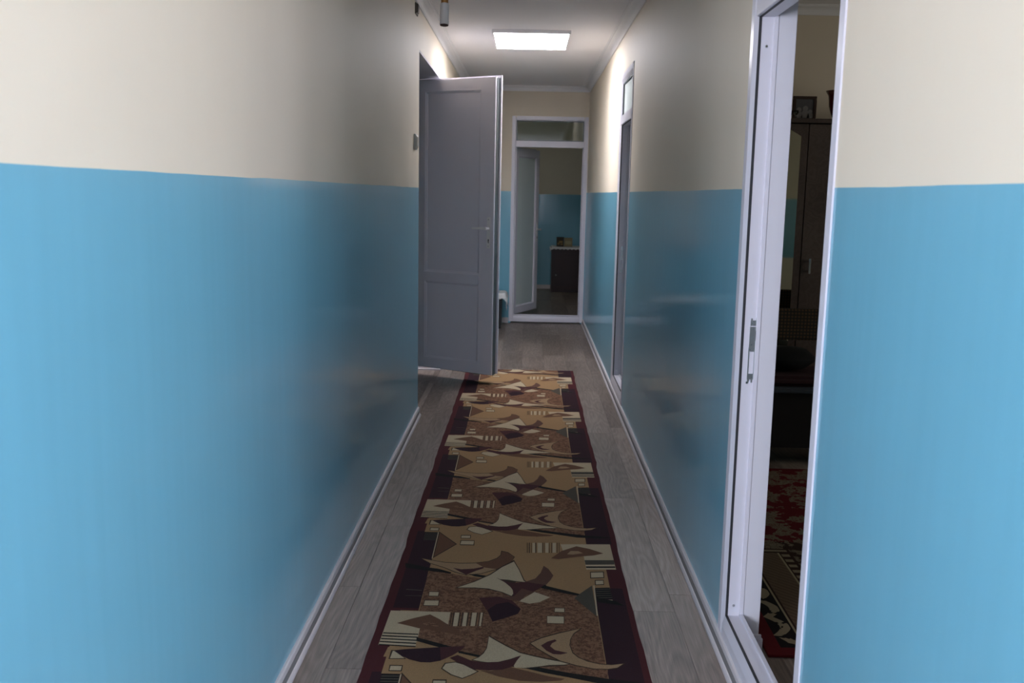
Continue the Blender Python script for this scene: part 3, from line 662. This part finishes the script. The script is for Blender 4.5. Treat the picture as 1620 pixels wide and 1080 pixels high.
# hatch in the tan band
ht = math_(t, 'GREATER_THAN', math_(t, 'FRACT', math_(t, 'MULTIPLY', math_(t, 'ADD', s_.outputs[0], s_.outputs[1]), 30)), .6)
inT = math_(t, 'MULTIPLY', math_(t, 'GREATER_THAN', dd, .146), math_(t, 'LESS_THAN', dd, .258))
c2 = mixc(t, math_(t, 'MULTIPLY', ht, math_(t, 'MULTIPLY', inT, .5)), c1, (.07, .04, .025))
# dashes
ds = math_(t, 'GREATER_THAN', math_(t, 'FRACT', math_(t, 'MULTIPLY', al, 18)), .5)
inD = math_(t, 'MULTIPLY', math_(t, 'GREATER_THAN', dd, .275), math_(t, 'LESS_THAN', dd, .308))
c3 = mixc(t, math_(t, 'MULTIPLY', ds, inD), c2, (.22, .17, .11))
# floral medallions
n5 = noise(t, 7, tc.outputs['Object'], 5, .7)
fl = ramp(t, n5.outputs[0], [(0, (0, 0, 0)), (.50, (1, 1, 1)), (.55, (.3, .3, .3)), (.57, (1, 1, 1)), (.62, (0, 0, 0))], 'CONSTANT')
inF = math_(t, 'GREATER_THAN', dd, .32)
c4 = mixc(t, math_(t, 'MULTIPLY', fl.outputs[0], inF), c3, (.16, .125, .085))
t.links.new(c4, bb.inputs['Base Color']); bump(t, bb, noise(t, 500, tc.outputs['Object'], 1).outputs[0], .4, .003)
b = nb(); box(b, -hw, -hh, 0, hw, hh, .009); o = obj('red_carpet', b, cp, None, .002); o.location = ((CX0+CX1)/2, (CY0+CY1)/2, .0003)
o['label'] = 'dark red bedroom carpet with a cream floral border, seen through the near doorway'; o['category'] = 'carpet'

# ------------------------------------------------------------------ the corridor runner
U0, U1 = -.442, .448            # local x = world x + .04
V_END, V_START, PER = 5.255, -2.35, 1.2350
rug = thing('runner_rug', 'long brown and cream abstract patterned runner with burgundy edges down the corridor', 'rug', (-.04, 2.60, .0004))
b = nb()
ys = [V_START+(V_END-V_START)*k/80 for k in range(81)]
def edge(v, s):
    ph = (v/PER+5) % 1
    step = .006*(ph-.5)*(1 if s < 0 else -1)
    return step+.0015*math.sin(v*23+s)+.001*math.sin(v*61)
L_ = [(U0+edge(v, -1), v-(.0 if k < 80 else .02)) for k, v in enumerate(ys)]; R__ = [(U1+edge(v, 1), v) for v in ys]
lo = []; 
top = [[b.verts.new((L_[k][0], L_[k][1], .0075)), b.verts.new((R__[k][0], R__[k][1], .0075))] for k in range(81)]
bot = [[b.verts.new((L_[k][0], L_[k][1], 0)), b.verts.new((R__[k][0], R__[k][1], 0))] for k in range(81)]
for k in range(80):
    b.faces.new((top[k][0], top[k][1], top[k+1][1], top[k+1][0])); b.faces.new((bot[k][0], bot[k+1][0], bot[k+1][1], bot[k][1]))
    b.faces.new((bot[k][0], top[k][0], top[k+1][0], bot[k+1][0])); b.faces.new((bot[k][1], bot[k+1][1], top[k+1][1], top[k][1]))
b.faces.new((bot[0][0], bot[0][1], top[0][1], top[0][0])); b.faces.new((bot[80][1], bot[80][0], top[80][0], top[80][1]))
obj('backing', b, RM['burgundy'], rug)
def clip(pts, vmax, keep_below=True):
    out = []; n = len(pts)
    for i in range(n):
        a, c = pts[i], pts[(i+1) % n]
        ia, ic = (a[1] <= vmax) == keep_below, (c[1] <= vmax) == keep_below
        if ia: out.append(a)
        if ia != ic:
            t = (vmax-a[1])/(c[1]-a[1]); out.append((a[0]+t*(c[0]-a[0]), vmax))
    return out
RK = list(RC.keys())
layers = {}
def rug_poly(col, pts, lev):
    for k in range(-2, 6):
        q = [(u, v+k*PER) for u, v in pts]
        q = clip(q, V_END-.004); q = clip(q, V_START+.01, False) if len(q) > 2 else q
        if len(q) > 2: layers.setdefault(col, []).append((q, lev))
def rect(u0, v0, u1, v1): return [(u0, v0), (u1, v0), (u1, v1), (u0, v1)]
rug_poly('border', rect(-.408, .58, -.315, 1.357), 0); rug_poly('border', rect(.320, .015, .428, .795), 0)
rug_poly('tan', rect(-.315, 0, .320, PER+.0005), 1); rug_poly('tan', rect(-.378, .112, -.315, .560), 1); rug_poly('tan', rect(.319, .790, .382, 1.04), 1)
PAT = [
('mottle','-317,929 -147,867 64,825 245,738 317,682 318,115 204,135 53,170 -97,244 -214,284 -294,334 -312,563'),
('outline','-294,726 -257,726 -255,683 -293,683'),
('cream','-292,721 -258,721 -258,688 -291,688'),
('outline','-304,651 -249,653 -247,601 -303,599'),
('cream','-301,645 -251,647 -250,606 -301,605'),
('cream','-412,555 -201,554 -201,459 -294,421 -293,288 -416,296'),
('brown','-377,458 -328,497 -271,532 -237,499 -207,463 -160,421 -154,382 -218,400 -300,424 -335,440'),
('mottle','-290,458 -265,474 -236,454 -231,439 -268,441'),
('black','-413,386 -295,382 -295,374 -413,378'),
('black','-414,366 -294,361 -294,353 -414,357'),
('black','-414,345 -294,339 -294,331 -414,337'),
('black','-415,324 -293,317 -293,309 -415,316'),
('black','-415,303 -293,295 -293,287 -415,295'),
('cream','-185,551 -169,552 -169,446 -184,445'),
('cream','-153,553 -140,553 -140,448 -153,447'),
('cream','-124,554 -108,555 -109,450 -124,449'),
('cream','-94,556 -87,557 -89,451 -95,451'),
('outline','-198,552 -194,552 -193,445 -196,445'),
('outline','-191,552 -186,552 -185,445 -189,445'),
('outline','-169,553 -165,554 -164,447 -168,446'),
('outline','-159,554 -155,554 -155,447 -159,447'),
('outline','-139,555 -135,555 -135,448 -139,448'),
('outline','-128,556 -125,556 -126,449 -129,449'),
('outline','-107,557 -104,557 -105,450 -108,450'),
('outline','-98,558 -95,558 -96,451 -99,450'),
('outline','-86,558 -83,558 -85,451 -87,451'),
('tan','-295,325 -214,289 -171,229 -388,217 -382,283 -293,286'),
('black','-298,356 -278,347 -177,297 -189,289 -217,290 -295,330'),
('outline','-369,263 -353,261 -313,206 -369,203'),
('cream','-363,257 -357,256 -319,211 -365,208'),
('maroon','-360,261 -326,271 -208,292 -133,303 -143,276 -169,238 -200,205 -236,188 -266,188 -305,205 -333,229'),
('purple','-360,261 -326,271 -214,291 -203,201 -236,188 -266,188 -305,205 -333,229'),
('outline','-360,166 -318,166 -317,127 -358,126'),
('cream','-356,160 -321,160 -321,133 -356,132'),
('black','-152,269 -79,243 -81,232 -109,227 -151,254'),
('tan','-174,227 -148,254 -78,226 35,169 99,172 315,96 182,41 -76,62 -178,163'),
('brown','-80,147 -43,144 17,172 77,147 137,120 185,108 172,96 113,85 48,88 -18,111'),
('mottle','59,169 207,201 249,187 322,178 318,123 198,139 99,174'),
('black','53,171 99,178 138,165 198,146 317,115 433,94 373,82 285,86 197,117 126,140'),
('outline','-58,384 -39,361 1,317 46,273 90,253 128,238 171,224 216,204 188,190 99,174 59,165 -76,198 -108,209 -88,230 -74,256 -64,292 -61,333'),
('cream','-58,375 -39,352 1,309 46,265 90,245 127,230 170,216 207,203 188,196 139,191 99,178 59,168 30,169 27,187 37,219 51,250 16,224 -21,203 -52,198 -77,203 -102,212 -84,229 -70,256 -61,292 -59,333'),
('maroon','-177,220 -153,241 -108,207 -70,197 -21,203 16,222 51,250 37,213 27,177 -7,154 -50,146 -92,150 -130,172'),
('outline','76,334 117,379 177,418 260,457 226,405 215,367 212,328 219,277 236,247 265,224 300,209 336,206 382,216 353,181 321,171 279,171 222,190 174,215 138,252 101,296'),
('tan2','81,334 117,371 177,410 251,450 226,413 213,369 209,328 216,274 234,243 263,219 299,204 336,201 374,212 353,186 322,176 279,176 225,195 177,220 140,257 103,301'),
('maroon','115,320 136,348 162,366 168,356 152,338 145,317 160,291 201,274 178,262 153,264 132,286'),
('outline','-198,150 -189,187 -156,197 -130,182 -79,139 -101,114 -128,91 -163,111'),
('cream','-194,152 -186,182 -156,192 -130,178 -85,138 -102,119 -128,96 -162,116'),
('black','-376,1344 -320,1345 -319,1246 -374,1248'),
('olive','-375,1333 -320,1335 -320,1329 -375,1327'),
('olive','-374,1317 -320,1318 -320,1312 -375,1311'),
('olive','-374,1301 -320,1302 -320,1296 -374,1295'),
('olive','-374,1286 -320,1286 -320,1280 -374,1280'),
('olive','-374,1270 -320,1271 -320,1265 -374,1264'),
('olive','-373,1255 -319,1255 -320,1249 -373,1249'),
('outline','-316,1355 -226,1208 -312,1047'),
('brown','-311,1338 -232,1207 -309,1065'),
('cream','-319,1343 -315,1343 -313,1043 -317,1043'),
('outline','-217,1318 -174,1319 -173,1276 -216,1275'),
('cream','-214,1310 -177,1311 -176,1283 -214,1282'),
('outline','-215,1255 -155,1256 -153,1197 -214,1197'),
('cream','-211,1247 -157,1248 -157,1206 -212,1206'),
('outline','-363,1047 -322,1030 -260,1009 -194,1003 -136,1011 -87,1029 -54,1065 -40,1100 -38,1146 -10,1131 19,1082 8,1034 -20,979 -51,944 -107,900 -167,880 -217,910 -257,948 -318,990'),
('tan2','-356,1040 -321,1025 -260,1003 -194,997 -135,1005 -87,1023 -52,1060 -38,1096 -35,1137 -11,1125 16,1082 7,1038 -22,985 -52,950 -108,905 -167,885 -214,915 -256,953 -318,995'),
('brown','-135,1005 -87,1023 -52,1060 -38,1096 -35,1137 -11,1125 16,1082 7,1038 -22,985 -52,950 -101,963'),
('maroon','-223,951 -190,939 -142,948 -104,970 -102,955 -131,928 -167,885 -195,916'),
('black','-416,989 -320,949 -280,939 -226,906 -228,894 -271,905 -316,916 -410,943'),
('black','-158,894 -123,892 -81,879 -93,861 -135,874'),
('black','54,840 138,814 143,799 270,731 263,716 216,732 64,810'),
('outline','16,1048 40,947 59,850 75,822 27,830 14,782 25,733 15,691 -23,727 -75,755 -126,761 -203,758 -131,829 -75,899 -32,979'),
('cream','16,1031 37,946 56,843 67,829 26,837 -4,848 -37,852 -14,820 9,776 21,733 12,701 -23,734 -75,762 -126,768 -192,764 -129,822 -73,891 -29,972'),
('maroon','-50,865 -2,824 26,821 63,833 138,811 100,752 67,721 37,676 13,675 18,722 15,758 -5,810'),
('brown2','63,833 101,867 122,924 135,995 154,963 171,899 159,855 140,807'),
('cream','97,741 154,698 114,653 78,638 39,657'),
('brown2','-36,691 43,657 64,710 97,741 49,770 21,698'),
('maroon','-107,677 -36,691 14,664 47,592 37,552 -4,518 -50,485 -70,561'),
('purple','-71,577 -41,628 1,647 47,592 37,552 -4,518 -50,485'),
('olive','315,813 315,545 278,622 243,695 267,739'),
('cream','320,814 325,814 319,553 314,553'),
('black','326,791 381,799 383,700 323,696'),
('olive','327,779 381,788 381,783 326,774'),
('olive','326,761 382,769 381,764 326,755'),
('olive','326,742 382,750 382,745 325,737'),
('olive','325,724 383,731 382,726 325,718'),
('olive','325,705 383,713 383,707 325,700'),
('cream','336,694 382,688 382,683 336,689'),
('black','323,708 392,679 420,639 327,666'),
('outline','316,945 371,952 368,888 313,880'),
('cream','319,937 367,944 365,895 317,888'),
('outline','329,865 364,869 362,822 327,816'),
('cream','332,858 361,862 360,829 331,823'),
('cream','210,1234 420,1247 421,974 303,966 301,1106 219,1150'),
('olive','302,1064 421,1072 420,1026 303,1016'),
('black','303,999 420,1007 420,991 304,983'),
('brown','166,1075 212,1158 276,1215 330,1189 384,1142 342,1117 277,1100 196,1068'),
('tan2','233,1123 250,1161 281,1161 300,1139 258,1121'),
('cream','92,1242 102,1242 102,1131 91,1130'),
('cream','113,1243 132,1244 130,1133 112,1131'),
('cream','146,1245 160,1246 157,1134 144,1134'),
('cream','177,1247 191,1248 188,1137 174,1136'),
('outline','68,1242 71,1242 71,1127 68,1127'),
('outline','76,1242 80,1243 80,1127 76,1127'),
('outline','85,1243 87,1243 87,1128 85,1128'),
('outline','104,1244 108,1245 107,1129 103,1129'),
('outline','134,1246 137,1247 135,1131 132,1131'),
('outline','141,1247 143,1247 141,1132 139,1131'),
('outline','162,1248 164,1248 162,1133 159,1133'),
('outline','172,1249 175,1249 172,1134 169,1133'),
('outline','195,1251 198,1251 194,1135 191,1135'),
('outline','203,1251 206,1251 202,1136 200,1136'),
('outline','167,609 205,610 203,570 165,570'),
('cream','169,604 202,605 201,574 167,575'),
('outline','138,542 200,543 198,480 137,479'),
('cream','140,538 198,538 196,484 139,484'),
('olive','-380,737 -322,731 -321,725 -380,731'),
('olive','-377,681 -316,682 -316,678 -377,678')]
for i, (c, s) in enumerate(PAT):
    pts = [tuple(float(v)/1000 for v in p.split(',')) for p in s.split()]
    rug_poly(c, pts, 2+i)
from mathutils.geometry import tessellate_polygon
names = {'border': 'dark_border', 'tan': 'tan_field', 'mottle': 'mottled_field'}
for c, lst in layers.items():
    b = nb()
    for q, lev in lst:
        z = .0076+lev*.000018
        vs = [b.verts.new((u, v, z)) for u, v in q]
        for tri in tessellate_polygon([[Vector((u, v, 0)) for u, v in q]]):
            try: b.faces.new([vs[i] for i in tri])
            except ValueError: pass
    for f in b.faces: f.normal_update()
    bmesh.ops.reverse_faces(b, faces=[f for f in b.faces if f.normal.z < 0])
    me = bpy.data.meshes.new('motifs'); b.to_mesh(me); b.free(); me.materials.append(RM[c])
    o = bpy.data.objects.new(names.get(c, 'woven_motifs'), me); COL.objects.link(o); o.parent = rug
    if c not in names: o['label'] = 'woven %s motifs' % {'tan2': 'light tan', 'brown2': 'reddish brown', 'outline': 'dark brown outline'}.get(c, c)
    o['kind'] = 'stuff'

# ------------------------------------------------------------------ window frames at the daylight; bedroom, far-room and middle hall windows are added
def window(name, label, loc, rz, W, H):
    f = thing(name, label, 'window', loc, rz, None, 'structure')
    for q in ((0, 0, .06, H), (W-.06, 0, W, H), (.06, 0, W-.06, .06), (.06, H-.06, W-.06, H), (W/2-.03, .06, W/2+.03, H-.06)):
        bx('window_frame', (q[0], 0, q[1], q[2], .05, q[3]), 'pvc', f)
    return f
window('window_1', 'white left window of the hall behind the camera', (-2.75, -2.10, .8), 0, .9, 1.5)
window('window_4', 'white right window of the hall behind the camera', (1.85, -2.10, .8), 0, .9, 1.5)
window('added_window_2', 'white window frame added in the bedroom for its fill light', (4.29, 3.7, .9), PI/2, 1.2, 1.2)
window('added_window_3', 'white window frame added in the far room for its fill light', (-2.22, 13.1, .9), PI/2, 1.0, 1.2)
window('added_window_5', 'white middle window added to the hall behind the camera for corridor fill', (-.4, -2.10, .6), 0, .8, 1.7)
